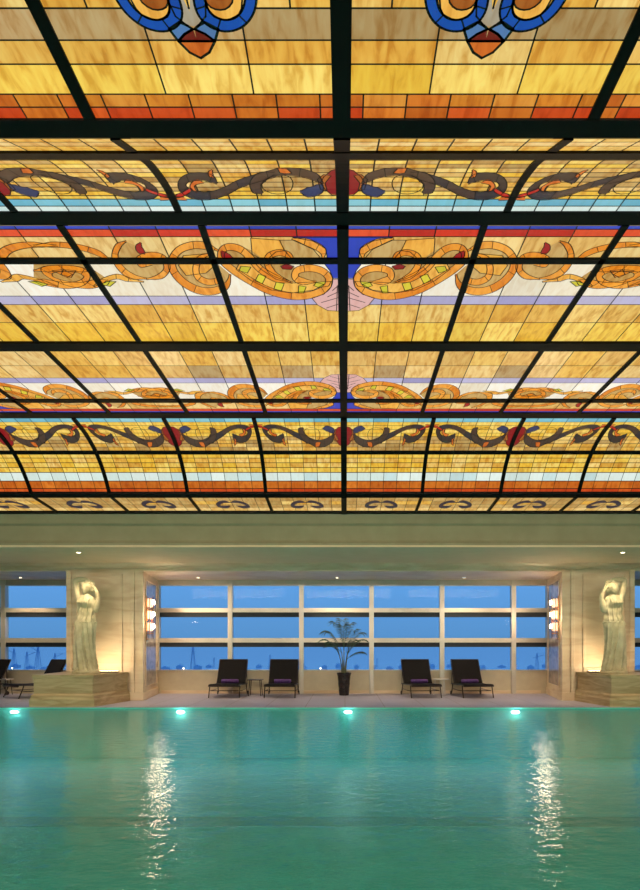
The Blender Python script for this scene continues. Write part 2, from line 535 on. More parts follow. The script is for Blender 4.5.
ART = {
    'O': [((236, 150, 44), .8), ((228, 138, 36), .8), ((242, 164, 60), .8)],
    'A': [((244, 188, 84), .8), ((238, 176, 70), .8)],
    'T': [((208, 172, 104), .8), ((200, 160, 90), .8)],
    'R': [((158, 22, 26), .3), ((140, 16, 24), .3)],
    'R2': [((196, 40, 26), .4), ((180, 34, 22), .4)],
    'Y': [((222, 208, 60), .3), ((206, 196, 52), .3)],
    'B': [((48, 62, 178), .15), ((56, 74, 190), .15)],
    'P': [((226, 178, 172), .2), ((216, 164, 162), .2), ((232, 190, 180), .2)],
    'D': [((62, 48, 44), .5), ((76, 56, 46), .5), ((54, 46, 52), .5)],
    'DB': [((52, 56, 92), .2), ((64, 66, 96), .2)],
    'BB': [((24, 76, 168), .15), ((20, 66, 152), .15), ((34, 88, 178), .15)],
    'LB': [((92, 130, 176), .2), ((80, 118, 168), .2)],
    'BR': [((168, 96, 34), .9)],
    'OR': [((214, 112, 38), .9)],
    'MR': [((110, 30, 22), .5)],
    'BE': [((170, 160, 138), .4)],
    'V': [((48, 38, 58), .2)],
}


def pick_c(n):
    c, a = random.choice(ART[n])
    f = random.uniform(.94, 1.05)
    return (*[min(v * f, 1.0) for v in lin(c)], a)


def art_fill(unp, pts, col, outline=True, lw=.0046, smooth=0):
    if smooth:
        pts = spline(list(pts) + [pts[0]], smooth)[:-1]
    q = [unp(*p) for p in pts]
    out = [('f', q, pick_c(col))]
    if outline:
        for i in range(len(q)): out.append(('l', q[i], q[(i + 1) % len(q)], lw))
    return out


def ear_clip(poly):
    import mathutils.geometry as g
    tris = g.tessellate_polygon([[Vector((x, y, 0)) for x, y in poly]])
    return [[poly[i] for i in t] for t in tris]


def lay(panels, art, tf=lambda p: p, zf=.0):
    for n, a in enumerate(art):
        if a[0] == 'f':
            poly = [tf(p) for p in a[1]]
            polys = [poly] if len(poly) <= 4 else ear_clip(poly)
            for pl in polys:
                for p in panels: p.put(pl, a[2], a[3] if len(a) > 3 else .002 + zf)
        else:
            q = line_quad(tf(a[1]), tf(a[2]), a[3])
            for p in panels: p.put(q, None, .0062)


def c1(x, y): return unproj('r3', 335 + x / 4, 210 + y / 4)
def c2(x, y): return unproj('r3', 480 + x / 4, 210 + y / 4)


def lift(art, z):
    return [(a[0], a[1], a[2], z) if a[0] == 'f' else a for a in art]


A3 = []
A3 += lift(art_fill(c1, [(30, 107), (230, 107), (150, 122), (100, 152), (95, 185), (112, 205), (85, 240), (72, 272), (30, 272)], 'B'), .0012)
A3 += lift(art_fill(c1, [(30, 272), (75, 275), (80, 305), (110, 335), (158, 350), (135, 378), (95, 400), (30, 404)], 'P'), .0014)
for a, b in (((40, 290), (75, 320)), ((40, 320), (95, 345)), ((40, 345), (120, 368)), ((55, 300), (60, 403)), ((40, 370), (100, 390))):
    A3.append(('l', c1(*a), c1(*b), .005))
A3 += lift(art_fill(c1, [(112, 200), (150, 155), (230, 118), (285, 118), (265, 160), (225, 205)], 'T'), .0014)
A3 += lift(art_fill(c1, [(285, 118), (400, 110), (395, 175), (340, 200), (300, 165), (265, 160)], 'A'), .0014)
A3 += lift(art_fill(c1, [(75, 280), (95, 240), (150, 222), (225, 230), (300, 180), (345, 200), (400, 160), (450, 140), (500, 142), (528, 170), (515, 205), (470, 245), (400, 290), (300, 338), (200, 350), (110, 335)], 'T', False), .0016)
A3 += lift(art_fill(c1, [(230, 290), (300, 275), (360, 235), (400, 195), (440, 200), (460, 235), (400, 280), (320, 318), (240, 330), (150, 318), (110, 295), (150, 285)], 'A'), .0018)
for q in ([(80, 283), (140, 287), (150, 300), (130, 308), (90, 302)], [(180, 305), (210, 300), (212, 330), (190, 330)], [(268, 292), (300, 286), (310, 315), (280, 322)],
          [(340, 262), (370, 255), (385, 282), (355, 292)], [(400, 226), (440, 222), (448, 240), (415, 250)]):
    A3 += lift(art_fill(c1, q, 'Y'), .0024)
A3 += lift(art_stroke(c1, [(235, 112), (170, 128), (115, 158), (112, 192)], 30, 'O', .3, chips=4), .0028)
A3 += lift(art_stroke(c1, [(228, 205), (245, 180), (285, 168), (325, 180), (335, 210), (310, 250), (250, 282)], 25, 'O', .2, chips=7), .0028)
A3 += lift(art_fill(c1, [(228, 222), (260, 214), (282, 222), (272, 234), (240, 236)], 'R'), .003)
A3 += lift(art_stroke(c1, [(140, 285), (190, 284), (222, 268), (215, 240), (165, 230), (115, 242), (88, 274), (104, 312), (165, 338), (240, 342), (330, 320), (410, 278), (480, 232), (518, 192), (512, 156),
                           (480, 145), (440, 156), (405, 186), (362, 235), (300, 272), (235, 288)], 28, 'O', .05, chips=9), .0028)
A3 += lift(art_stroke(c1, [(474, 190), (500, 182), (518, 162)], 26, 'R', .3), .0032)
A3 += lift(art_fill(c1, [(478, 262), (500, 305), (560, 328), (640, 320), (700, 275), (722, 215), (690, 150), (620, 132), (550, 150), (560, 200), (520, 225)], 'T', False), .0014)
A3 += lift(art_fill(c2, [(-20, 170), (30, 175), (90, 180), (110, 220), (80, 260), (0, 250), (-40, 215)], 'A'), .0018)
A3 += lift(art_stroke(c2, [(-96, 255), (-82, 298), (-30, 322), (32, 318), (92, 286), (130, 240), (134, 195), (104, 156), (50, 138), (-5, 142), (-50, 160)], 30, 'O', .12, chips=8), .0028)
A3 += lift(art_stroke(c2, [(-58, 250), (-48, 278), (-8, 286), (32, 266), (40, 226), (20, 188), (-25, 172)], 25, 'O', .2, chips=7), .0028)
A3 += lift(art_fill(c2, [(150, 250), (150, 200), (210, 175), (330, 120), (372, 165), (340, 230), (260, 275), (200, 280)], 'T', False), .0014)
A3 += lift(art_stroke(c2, [(238, 272), (300, 262), (345, 225), (364, 182), (350, 142), (318, 122)], 25, 'O', .2, chips=8), .0028)
A3 += lift(art_stroke(c2, [(238, 274), (182, 262), (156, 230), (172, 190), (218, 178), (266, 192), (256, 216), (215, 216)], 25, 'O', .15, chips=8), .0028)
A3 += lift(art_stroke(c2, [(242, 172), (268, 152), (260, 128)], 26, 'R', .3), .0032)
A3 += lift(art_stroke(c2, [(250, 285), (310, 276), (360, 264), (420, 284), (450, 304)], 20, 'A', .3, chips=5), .0026)
A3 += lift(art_fill(c2, [(360, 284), (400, 282), (420, 296), (385, 304)], 'Y'), .003)
A3 += lift(art_fill(c2, [(440, 290), (480, 240), (560, 210), (640, 205), (690, 215), (690, 290), (600, 300), (520, 306)], 'T', False), .0014)
A3 += lift(art_stroke(c2, [(378, 202), (440, 166), (520, 144), (600, 136), (690, 140)], 22, 'O', .2, chips=7), .0028)
A3 += lift(art_stroke(c2, [(690, 240), (620, 232), (550, 232), (500, 240), (476, 264), (500, 290), (560, 300), (640, 288), (690, 280)], 25, 'O', .1, chips=8), .0028)
A3 += lift(art_fill(c2, [(520, 240), (570, 236), (580, 255), (540, 268)], 'O'), .003)
LX = 3.2 * S
for far in (0, 1):
    pans = P3c + P3d if far else P3a + P3b
    for rep in (-2, -1, 0, 1):
        def tf(p, rep=rep, far=far):
            x, d = p
            if rep in (0, -2): xx = x + (0 if rep == 0 else -2 * LX)
            else: xx = (2 * LX - x) if rep == 1 else -x
            return (xx, 2 * DM - d if far else d)
        lay(pans, A3, tf)


# R2 / R4 scroll border
def s3(x, y): return unproj('r2', 335 + x / 4, 135 + y / 4)


A2 = []
A2 += lift(art_fill(s3, [(30, 128), (75, 140), (105, 165), (118, 188), (100, 215), (75, 236), (30, 245)], 'R'), .0016)
A2 += lift(art_fill(s3, [(75, 160), (105, 155), (130, 175), (118, 215), (92, 222), (100, 190)], 'BR'), .002)
A2 += [a for a in art_fill(s3, [(228, 190), (240, 165), (290, 156), (345, 180), (350, 210), (315, 230), (270, 232), (235, 215)], 'A', smooth=2) if a[0] == 'l']
A2 += lift(art_stroke(s3, [(110, 195), (128, 215), (160, 226), (200, 224)], 40, 'DB', .25), .0022)
A2 += lift(art_stroke(s3, [(108, 192), (140, 165), (200, 148), (270, 145), (330, 158), (400, 178), (450, 196), (500, 222), (560, 240), (620, 238), (662, 218), (672, 192), (650, 170), (600, 163), (556, 172), (532, 192)], 32, 'D', .06, chips=10), .0026)
A2 += lift(art_stroke(s3, [(300, 150), (350, 165), (378, 190), (372, 215), (350, 232)], 44, 'D', .25), .0028)
A2 += lift(art_fill(s3, [(232, 150), (250, 133), (290, 128), (280, 148), (262, 152)], 'OR'), .003)
A2 += lift(art_stroke(s3, [(545, 168), (558, 152), (550, 136)], 18, 'OR', .3), .003)
A2 += lift(art_stroke(s3, [(585, 188), (615, 186), (632, 204), (612, 226)], 18, 'OR', .25), .003)
A2 += lift(art_stroke(s3, [(632, 212), (665, 232), (700, 244)], 16, 'R2', .2), .003)
A2 += lift(art_stroke(s3, [(690, 240), (725, 250), (760, 252)], 14, 'OR', 0), .0028)
# second half handled by mirror about the rib
for rep in range(-3, 3):
    for side, (pans, mm) in enumerate(((P2b, m2), (P4a, m4))):
        def tf(p, rep=rep, side=side, mm=mm):
            x, d = p
            u = x / m2
            u = (u + rep) if rep % 2 == 0 else (1 - u + rep)
            if side == 0: return (u * mm, d)
            v = (6.17 * S - d) / (1.0 * S)
            return (u * mm, (11.72 + v * 1.12 - .02) * S)
        lay(pans, A2, tf)
for rep in (-5, -4, 3, 4):
    def tf(p, rep=rep):
        x, d = p
        u = x / m2
        u = (u + rep) if rep % 2 == 0 else (1 - u + rep)
        v = (6.17 * S - d) / (1.0 * S)
        return (u * m4, (11.72 + v * 1.12 - .02) * S)
    lay(P4a, A2, tf)


# R5 small motif, centred in each panel
def s5(x, y): return unproj('r5', 335 + x / 4, 440 + y / 4)


xc5 = (s5(185, 258)[0])
A5 = []
A5 += art_stroke(s5, [(185, 250), (160, 246), (132, 254), (126, 264), (150, 268), (172, 262)], 10, 'V', .15, lw=.004)
A5 += art_stroke(s5, [(185, 250), (210, 246), (238, 254), (244, 264), (220, 268), (198, 262)], 10, 'V', .15, lw=.004)
for c in range(-5, 5):
    lay(P5, A5, lambda p, c=c: (p[0] - xc5 + (c + .5) * m4, p[1]))


# R1 medallions
def k5(x, y): return unproj('r1', 420 + x / 4, y / 4)


XM = m1 / 2
A1 = []
half = []
half += lift(art_fill(k5, [(238, 60), (240, -20), (300, -60), (303, 108), (270, 100)], 'BE'), .0014)
half += lift(art_fill(k5, [(88, -90), (95, 30), (120, 62), (160, 75), (205, 62), (235, 20), (250, -60), (200, -130), (130, -130)], 'A', smooth=2), .0016)
half += lift(art_fill(k5, [(128, -40), (132, 5), (160, 32), (200, 32), (232, 10), (246, -40), (200, -70), (150, -70)], 'BR', smooth=2), .0022)
half += lift(art_stroke(k5, [(290, -260), (180, -250), (90, -190), (58, -90), (62, 20), (100, 80), (160, 98), (220, 76), (256, 25), (262, -50), (230, -110), (180, -120)], 46, 'BB', .04, chips=8, lw=.006), .0028)
half += lift(art_fill(k5, [(188, 112), (242, 84), (268, 98), (283, 112), (240, 132), (202, 160)], 'LB', lw=.007), .0022)
half += lift(art_fill(k5, [(202, 160), (240, 132), (283, 112), (276, 160)], 'MR', lw=.006), .002)
half += lift(art_fill(k5, [(202, 160), (276, 160), (259, 228), (225, 205)], 'OR', lw=.007), .0024)
AX = k5(259, 228)[0]
hc_ = []
for a_ in half:
    if a_[0] == 'f':
        for pl in ([a_[1]] if len(a_[1]) == 4 else ear_clip(a_[1])):
            q_ = clip_poly(pl, -99, AX, -99, 99)
            if q_:
                while len(q_) > 4: hc_.append(('f', [q_[0], q_[1], q_[2]], *a_[2:])); q_ = [q_[0]] + q_[2:]
                hc_.append(('f', q_, *a_[2:]))
    elif max(a_[1][0], a_[2][0]) < AX + .004 and min(a_[1][0], a_[2][0]) < AX - .012: hc_.append(a_)
for c in range(-3, 3):
    lay(P1, hc_, lambda p, c=c: (p[0] - AX + (c + .5) * m1, p[1]))
    lay(P1, hc_, lambda p, c=c: (-(p[0] - AX) + (c + .5) * m1, p[1]))

ORD = ['first', 'second', 'third', 'fourth', 'fifth', 'sixth']
ROWTXT = {
    ('r1', 'a'): ('large panel with blue medallion', 'nearest row'),
    ('r2', 'a'): ('narrow plain amber strip', 'right behind widest cross beam'),
    ('r2', 'b'): ('dark scroll panel', 'near curved row above blue border'),
    ('r3', 'a'): ('volute panel edged blue and red', 'near flat edge'),
    ('r3', 'b'): ('amber panel with volute tips', 'near half of flat field'),
    ('r3', 'c'): ('amber panel with volute tips', 'far half of flat field'),
    ('r3', 'd'): ('narrow red edged volute panel', 'far flat edge'),
    ('r4', 'a'): ('dark scroll panel', 'far curved row under turquoise strip'),
    ('r4', 'b'): ('amber white and red panel', 'steep far row'),
    ('r5', 'a'): ('tan panel with purple scroll', 'last row before plaster'),
}
for p, row, sub, c in PANELS:
    a, b = ROWTXT[(row, sub)]
    side = 'right' if c >= 0 else 'left'
    n = c if c >= 0 else -c - 1
    p.build('%s, %s %s of centre beam, %s' % (a, ORD[n], side, b), 'stained glass panels, ' + b)

# steel frame: one welded grid
fr = empty('steel_grid', (0, 4.0, EYE + 3.3), 0, 'black steel grid of beams and ribs holding the stained glass ceiling', 'steel grid')
FO = Vector(fr.location)
XW = 9.6


def cross(name, xs, ring):
    bm = bmesh.new()
    add_loft(bm, [[Vector((x, d, EYE + h)) - FO for d, h in ring] for x in xs])
    return bm_obj(name, bm, M['steel'], fr)


def crossbar(row, ya, yb, drop=.035, top=.06, name='cross_bar', dd=None):
    if dd: (da, ha), (db, hb) = dd
    else:
        da, db = d_of_y(row, ya), d_of_y(row, yb); ha, hb = hgt(row, da), hgt(row, db)
    cross(name, (-XW, XW), [(da, ha - drop), (db, hb - drop), (db, hb + top), (da, ha + top)])


h1 = 3.61 * S


def beam(y0, y1, hb, up=.14):
    """deep beam whose underside spans photo rows y0..y1 at height hb above the eye"""
    a, b = F * hb / (VY - y0), F * hb / (VY - y1)
    cross('cross_beam', (-XW, XW), [(a, hb), (b, hb), (b, hb + up), (a, hb + up)])


beam(120.5, 138, 3.60 * S - .005, .2)
crossbar('r2', 150.6, 157.3, .02)
beam(213, 225.2, 4.3 * S - .03)
crossbar('r3', 257.2, 262.4, .02)
beam(343.5, 351.5, 4.3 * S - .03)
crossbar('r3', ymir(262.6) - .5, ymir(257.4) + .5, .02)
beam(413.2, 418.4, 4.3 * S - .012)
crossbar('r4', 450.5, 453.5, .02)
crossbar('r4', 0, 0, .02, dd=((13.50 * S, 3.31 * S), (13.60 * S, 3.25 * S)))
crossbar('r5', 0, 0, .03, dd=((14.70 * S, 3.18 * S), (14.84 * S, 3.17 * S)))
# curved ribs
for row, mm, n, hw, nm in (('r1', m1, 3, .036, 'rib'), ('r2', m2, 3, .032, 'rib'), ('r3', m3, 6, .032, 'rib'), ('r4', m4, 5, .034, 'rib'), ('r5', m4, 5, .026, 'rib')):
    for c in range(-n, n + 1):
        w_ = .054 if c == 0 else hw
        pr = PROF[row]
        bm = bmesh.new()
        x = c * mm + XC
        dz = .05 if c == 0 else .03
        if row == 'r3' and c: dz = .02
        if row in ('r1', 'r2'): dz = .012 if c or row == 'r2' else .02
        add_loft(bm, [[Vector(q) - FO for q in ((x - w_, d, EYE + h - dz), (x + w_, d, EYE + h - dz), (x + w_, d, EYE + h + .05), (x - w_, d, EYE + h + .05))] for d, h in pr])
        bm_obj('centre_beam' if c == 0 else nm, bm, M['steel'], fr)

# ------------------------------------------------------------------ room shell
WL = 12.0
DW = 17.9        # window plane
DP = 15.7        # front of the piers
hS, hM = 2.06, 1.87


def struct(o): o['kind'] = 'structure'; return o


DEDGE = 14.0
struct(box('floor', -WL, WL, DEDGE, DW + .3, -.3, 0, M['deck']))
struct(box('floor_near', -WL, WL, -3, 1.2, -.3, 0, M['deck']))
bm = bmesh.new()
add_box(bm, -WL, WL, .9, DEDGE + .3, -1.35, -1.15)
struct(bm_obj('pool_floor', bm, M['tile']))
struct(box('pool_wall_back', -WL, WL, DEDGE + .002, DEDGE + .25, -1.2, -.3, M['tile']))
struct(box('pool_wall_front', -WL, WL, .95, 1.198, -1.2, -.3, M['tile']))
struct(box('trim_1', -WL, WL, DEDGE - .012, DEDGE, -.3, -.012, M['tile']))
struct(box('trim_2', -WL, WL, 8.7, 9.2, -1.1501, -1.148, M['lane']))
wt = mesh_obj('pool_water', [(-WL, 1.2, -.045), (WL, 1.2, -.045), (WL, DEDGE - .012, -.045), (-WL, DEDGE - .012, -.045)], [(0, 1, 2, 3)], M['water'])
struct(wt)
struct(box('wall_left', -WL - .2, -WL, -3, DW + .3, -1.35, 5.6, M['wall']))
struct(box('wall_right', WL, WL + .2, -3, DW + .3, -1.35, 5.6, M['wall']))
struct(box('wall_front', -WL, WL, -3.2, -3, -.3, 5.6, M['wall']))
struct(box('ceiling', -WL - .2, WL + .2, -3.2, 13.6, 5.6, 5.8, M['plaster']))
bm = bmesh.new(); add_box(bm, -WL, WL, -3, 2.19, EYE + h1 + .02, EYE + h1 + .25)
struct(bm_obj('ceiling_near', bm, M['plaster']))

# plaster cornice around the glass
d0 = 14.84 * S
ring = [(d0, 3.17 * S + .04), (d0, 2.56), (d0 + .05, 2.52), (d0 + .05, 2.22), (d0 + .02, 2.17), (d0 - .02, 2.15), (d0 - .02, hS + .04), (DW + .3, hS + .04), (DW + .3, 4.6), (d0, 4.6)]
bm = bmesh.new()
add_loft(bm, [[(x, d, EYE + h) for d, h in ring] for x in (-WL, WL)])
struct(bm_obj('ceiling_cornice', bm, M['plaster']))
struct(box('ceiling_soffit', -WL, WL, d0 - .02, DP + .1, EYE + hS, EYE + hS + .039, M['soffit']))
for pz in ():
    pass
# marble lintel over the window bays and crown moulding
bm = bmesh.new()
add_box(bm, -WL, WL, DP, DW + .2, EYE + hM, EYE + hS - .0005)
struct(bm_obj('wall_back_lintel', bm, M['marble']))
bm = bmesh.new()
rg = [(DP, hM + .06), (DP - .05, hM + .08), (DP - .07, hM + .13), (DP - .14, hS - .01), (DP - .14, hS - .0005), (DP, hS - .0005)]
add_loft(bm, [[(x, d, EYE + h) for d, h in rg] for x in (-WL, WL)])
struct(bm_obj('trim_3', bm, M['marble']))
# parapet
struct(box('wall_back', -WL, WL, DW, DW + .25, 0, .66, M['sill_wall']))
struct(box('baseboard_back', -5.3, 5.65, DW - .02, DW, 0, .09, M['marble']))

# windows
ALU_Y0, ALU_Y1 = DW - .06, DW + .10
zt = lambda y: EYE + (VY - y) * (DW - .06) / F


def window(name, xl, xr, mull):
    r = empty(name, (0, DW, 0)); r['kind'] = 'structure'
    O = Vector((0, DW, 0))

    def bx(n, x0, x1, y0, y1, z0, z1, m, bev=0):
        return box(n, x0, x1, y0 - DW, y1 - DW, z0, z1, m, r, bev)
    bx('top_rail', xl, xr, ALU_Y0, ALU_Y1, zt(585.6), EYE + hM, M['alu'])
    bx('sill', xl, xr, ALU_Y0 - .05, ALU_Y1, .655, zt(669.8), M['alu'])
    xs = [xl] + mull + [xr]
    for x in mull:
        bx('mullion', x - .065, x + .065, ALU_Y0 - .03, ALU_Y1, 0.0, EYE + hM - .002, M['alu'])
    bx('jamb', xl, xl + .06, ALU_Y0 - .02, ALU_Y1, .66, EYE + hM - .002, M['alu'])
    bx('jamb', xr - .06, xr, ALU_Y0 - .02, ALU_Y1, .66, EYE + hM - .002, M['alu'])
    for a, b in zip(xs, xs[1:]):
        x0, x1 = a + .06, b - .06
        for ya, yb, yc in ((608, 612.3, 617), (638, 642.5, 647)):
            bx('transom', x0, x1, ALU_Y0 - .01, ALU_Y1 - .02, zt(yb), zt(ya), M['alu'])
            bx('black_channel', x0, x1, ALU_Y0 + .02, ALU_Y1 - .02, zt(yc), zt(yb), M['gasket'])
        for ya, yb in ((585.6, 608), (617, 638), (647, 669.8)):
            bx('glass_pane', x0, x1, DW + .02, DW + .03, zt(yb), zt(ya), M['pane'])
    return r


def wx(px): return (px - VX) * (DW - .05) / F


window('window_1', wx(157.5), wx(549), [wx(p) for p in (230.2, 301.4, 371.5, 442, 513.5)])
window('window_2', -11.9, wx(78), [wx(3.5), wx(3.5) - 2.05])
window('window_3', wx(622), 11.9, [wx(699)])


# ------------------------------------------------------------------ piers
def pier(side):
    """side -1: left, +1: right"""
    if side < 0: xo, xi, xib = -7.04, -5.10, -5.40
    else: xo, xi, xib = 7.32, 5.48, 5.82
    sg = -side
    bm = bmesh.new()
    add_prism(bm, [(xo, DP), (xi - sg * .10, DP), (xi - sg * .10, DP - .05), (xi, DP - .05), (xib, DW), (xo - sg * .25, DW)], 0, EYE + hM)
    struct(bm_obj('wall_pier_left' if side < 0 else 'wall_pier_right', bm, M['marble']))
    r = empty('trim_4' if side < 0 else 'trim_5', (0, 0, 0)); r['kind'] = 'structure'
    # raised mouldings on the front: outer strip, panel frame
    x0, x1 = sorted((xo, xi))
    xa, xb = (x0 + .02, x1 - .5) if side < 0 else (x0 + .5, x1 - .02)
    z0, z1 = .7, EYE + hM - .07
    fa, fb = (xo + .2, xi - .53) if side < 0 else (xi + .53, xo - .2)
    for n_, (a, b, c_, d_) in enumerate(((fa, fb, z1 - .06, z1), (fa, fb, z0 + .08, z0 + .13), (fa, fa + .06, z0, z1), (fb - .06, fb, z0, z1))):
        box('panel_moulding', a, b, DP - .045, DP - .0005, c_, d_, M['marble'], r, .008)
    s0, s1 = sorted((xi - sg * .32, xi - sg * .22))
    box('pilaster_fillet', s0, s1, DP - .06, DP - .0005, 0, EYE + hM + .02, M['marble'], r, .01)
    s0, s1 = sorted((xo, xo + sg * .12))
    box('pilaster_fillet', s0, s1, DP - .05, DP - .0005, 0, EYE + hM + .02, M['marble'], r, .01)
    # base block under the pilaster
    s0, s1 = sorted((xi - sg * .36, xi + sg * .03))
    box('plinth_block', s0, s1, DP - .10, DP + .25, 0, .2, M['marble'], r, .01)
    # reveal: grey inlay and frame
    a = Vector((xi, DP - .05, 0)); b = Vector((xib, DW, 0))
    dr = (b - a); ln = dr.length; dr.normalize(); nn = Vector((dr.y, -dr.x, 0)) * (1 if side < 0 else -1)

    def rev(name, t0, t1, z0, z1, out, m_):
        bm = bmesh.new()
        poly = [a + dr * (t0 * ln) + nn * .001, a + dr * (t1 * ln) + nn * .001, a + dr * (t1 * ln) + nn * out, a + dr * (t0 * ln) + nn * out]
        add_prism(bm, [(v.x, v.y) for v in poly], z0, z1)
        return bm_obj(name, bm, m_, r, bevel=.006)
    rev('grey_inlay', .16, .84, .34, EYE + hM - .2, .006, M['grey_marble'])
    for t0, t1, z0, z1 in ((.12, .16, .3, EYE + hM - .16), (.84, .88, .3, EYE + hM - .16), (.12, .88, EYE + hM - .2, EYE + hM - .16), (.12, .88, .3, .34)):
        rev('inlay_frame', t0, t1, z0, z1, .022, M['marble'])
    rev('base_block', 0, .96, 0, .2, .04, M['marble'])
    return a, dr, ln, nn


PL = pier(-1); PR = pier(1)


# ------------------------------------------------------------------ wall sconces
def light(kind, name, loc, e, c, **k):
    l = bpy.data.lights.new(name, kind); l.energy = e; l.color = c
    for a_, v in k.items(): setattr(l, a_, v)
    o = link(bpy.data.objects.new(name, l)); o.location = loc
    return o


def sconce(P_, label):
    a, dr, ln, nn = P_
    c = a + dr * (.20 * ln) + nn * .024
    ang = math.atan2(nn.y, nn.x)
    r = empty('wall_sconce', (c.x, c.y, 2.15), ang, label, 'wall lamp', 'crystal wall sconces')
    # local x = out of the wall, local y along it
    box('back_plate', 0, .02, -.14, .14, -.62, .52, M['gold'], r, .008)
    bm = bmesh.new()
    for k in range(5):
        y = -.16 + .08 * k
        x = .05 + .10 * math.cos((k - 2) / 2 * 1.2)
        add_tube(bm, [(x, y, -.5 - .05 * (2 - abs(k - 2))), (x, y, .46 + .03 * (2 - abs(k - 2)))], .008, 6)
    add_tube(bm, [(0, 0, -.45), (.15, 0, -.45)], .012, 6); add_tube(bm, [(0, 0, .42), (.15, 0, .42)], .012, 6)
    bm_obj('brass_rods', bm, M['gold'], r)
    for zz in (.35, .04, -.27):
        t = bmesh.new()
        for k in range(7):
            th = (k - 3) / 3 * 1.3
            x, y = .03 + .09 * math.cos(th), .19 * math.sin(th)
            add_lathe(t, [(.004, -.12), (.018, -.10), (.018, .08), (.006, .10)], (x, y, zz), 8)
        tier = bm_obj('crystal_tier', t, M['crystal'], r)
        bb = bmesh.new()
        add_lathe(bb, [(.012, -.05), (.03, -.03), (.036, .01), (.02, .05), (.005, .06)], (.165, -.02, zz), 12)
        bm_obj('bulb', bb, M['bulb'], tier, smooth=True)
    w_ = c + nn * .36
    light('POINT', 'sconce_light', (w_.x, w_.y, 2.15), 26, (1, .72, .45), shadow_soft_size=.12)
    return r


sconce(PL, 'lit crystal and brass sconce on the pier left of the middle windows')
sconce(PR, 'lit crystal and brass sconce on the pier right of the middle windows')


# ------------------------------------------------------------------ pedestals and statues
def pedestal(side, label):
    if side < 0: poly = [(-7.08, 14.1), (-5.74, 14.1), (-5.47, 15.58), (-7.08, 15.58)]
    else: poly = [(6.06, 14.1), (7.5, 14.1), (7.5, 15.58), (5.84, 15.58)]
    cx = sum(p[0] for p in poly) / 4; cy = sum(p[1] for p in poly) / 4
    r = empty('statue_pedestal', (cx, cy, 0), 0, label, 'pedestal', 'marble statue pedestals')

    def off(e):
        out = []
        for x, y in poly:
            out.append((x + (e if x > cx else -e) - cx, y + (-e if y < cy else 0) - cy))
        return out
    bm = bmesh.new()
    rings = []
    for z, e in ((0.0005, .07), (.16, .07), (.20, .05), (.25, .045), (.29, .0)):
        rings.append([(x, y, z) for x, y in off(e)])
    add_loft(bm, rings); bm_obj('base_moulding', bm, M['marble_dark'], r)
    bm = bmesh.new(); add_loft(bm, [[(x, y, z) for x, y in off(0)] for z in (.29, .64)]); bm_obj('shaft', bm, M['marble_dark'], r)
    bm = bmesh.new()
    add_loft(bm, [[(x, y, z) for x, y in off(e)] for z, e in ((.64, .0), (.66, .03), (.72, .035))]); bm_obj('cap', bm, M['marble_dark'], r)
    return r


pedestal(-1, 'low veined marble pedestal under the left statue at the pool edge')
pedestal(1, 'low veined marble pedestal under the right statue at the pool edge')


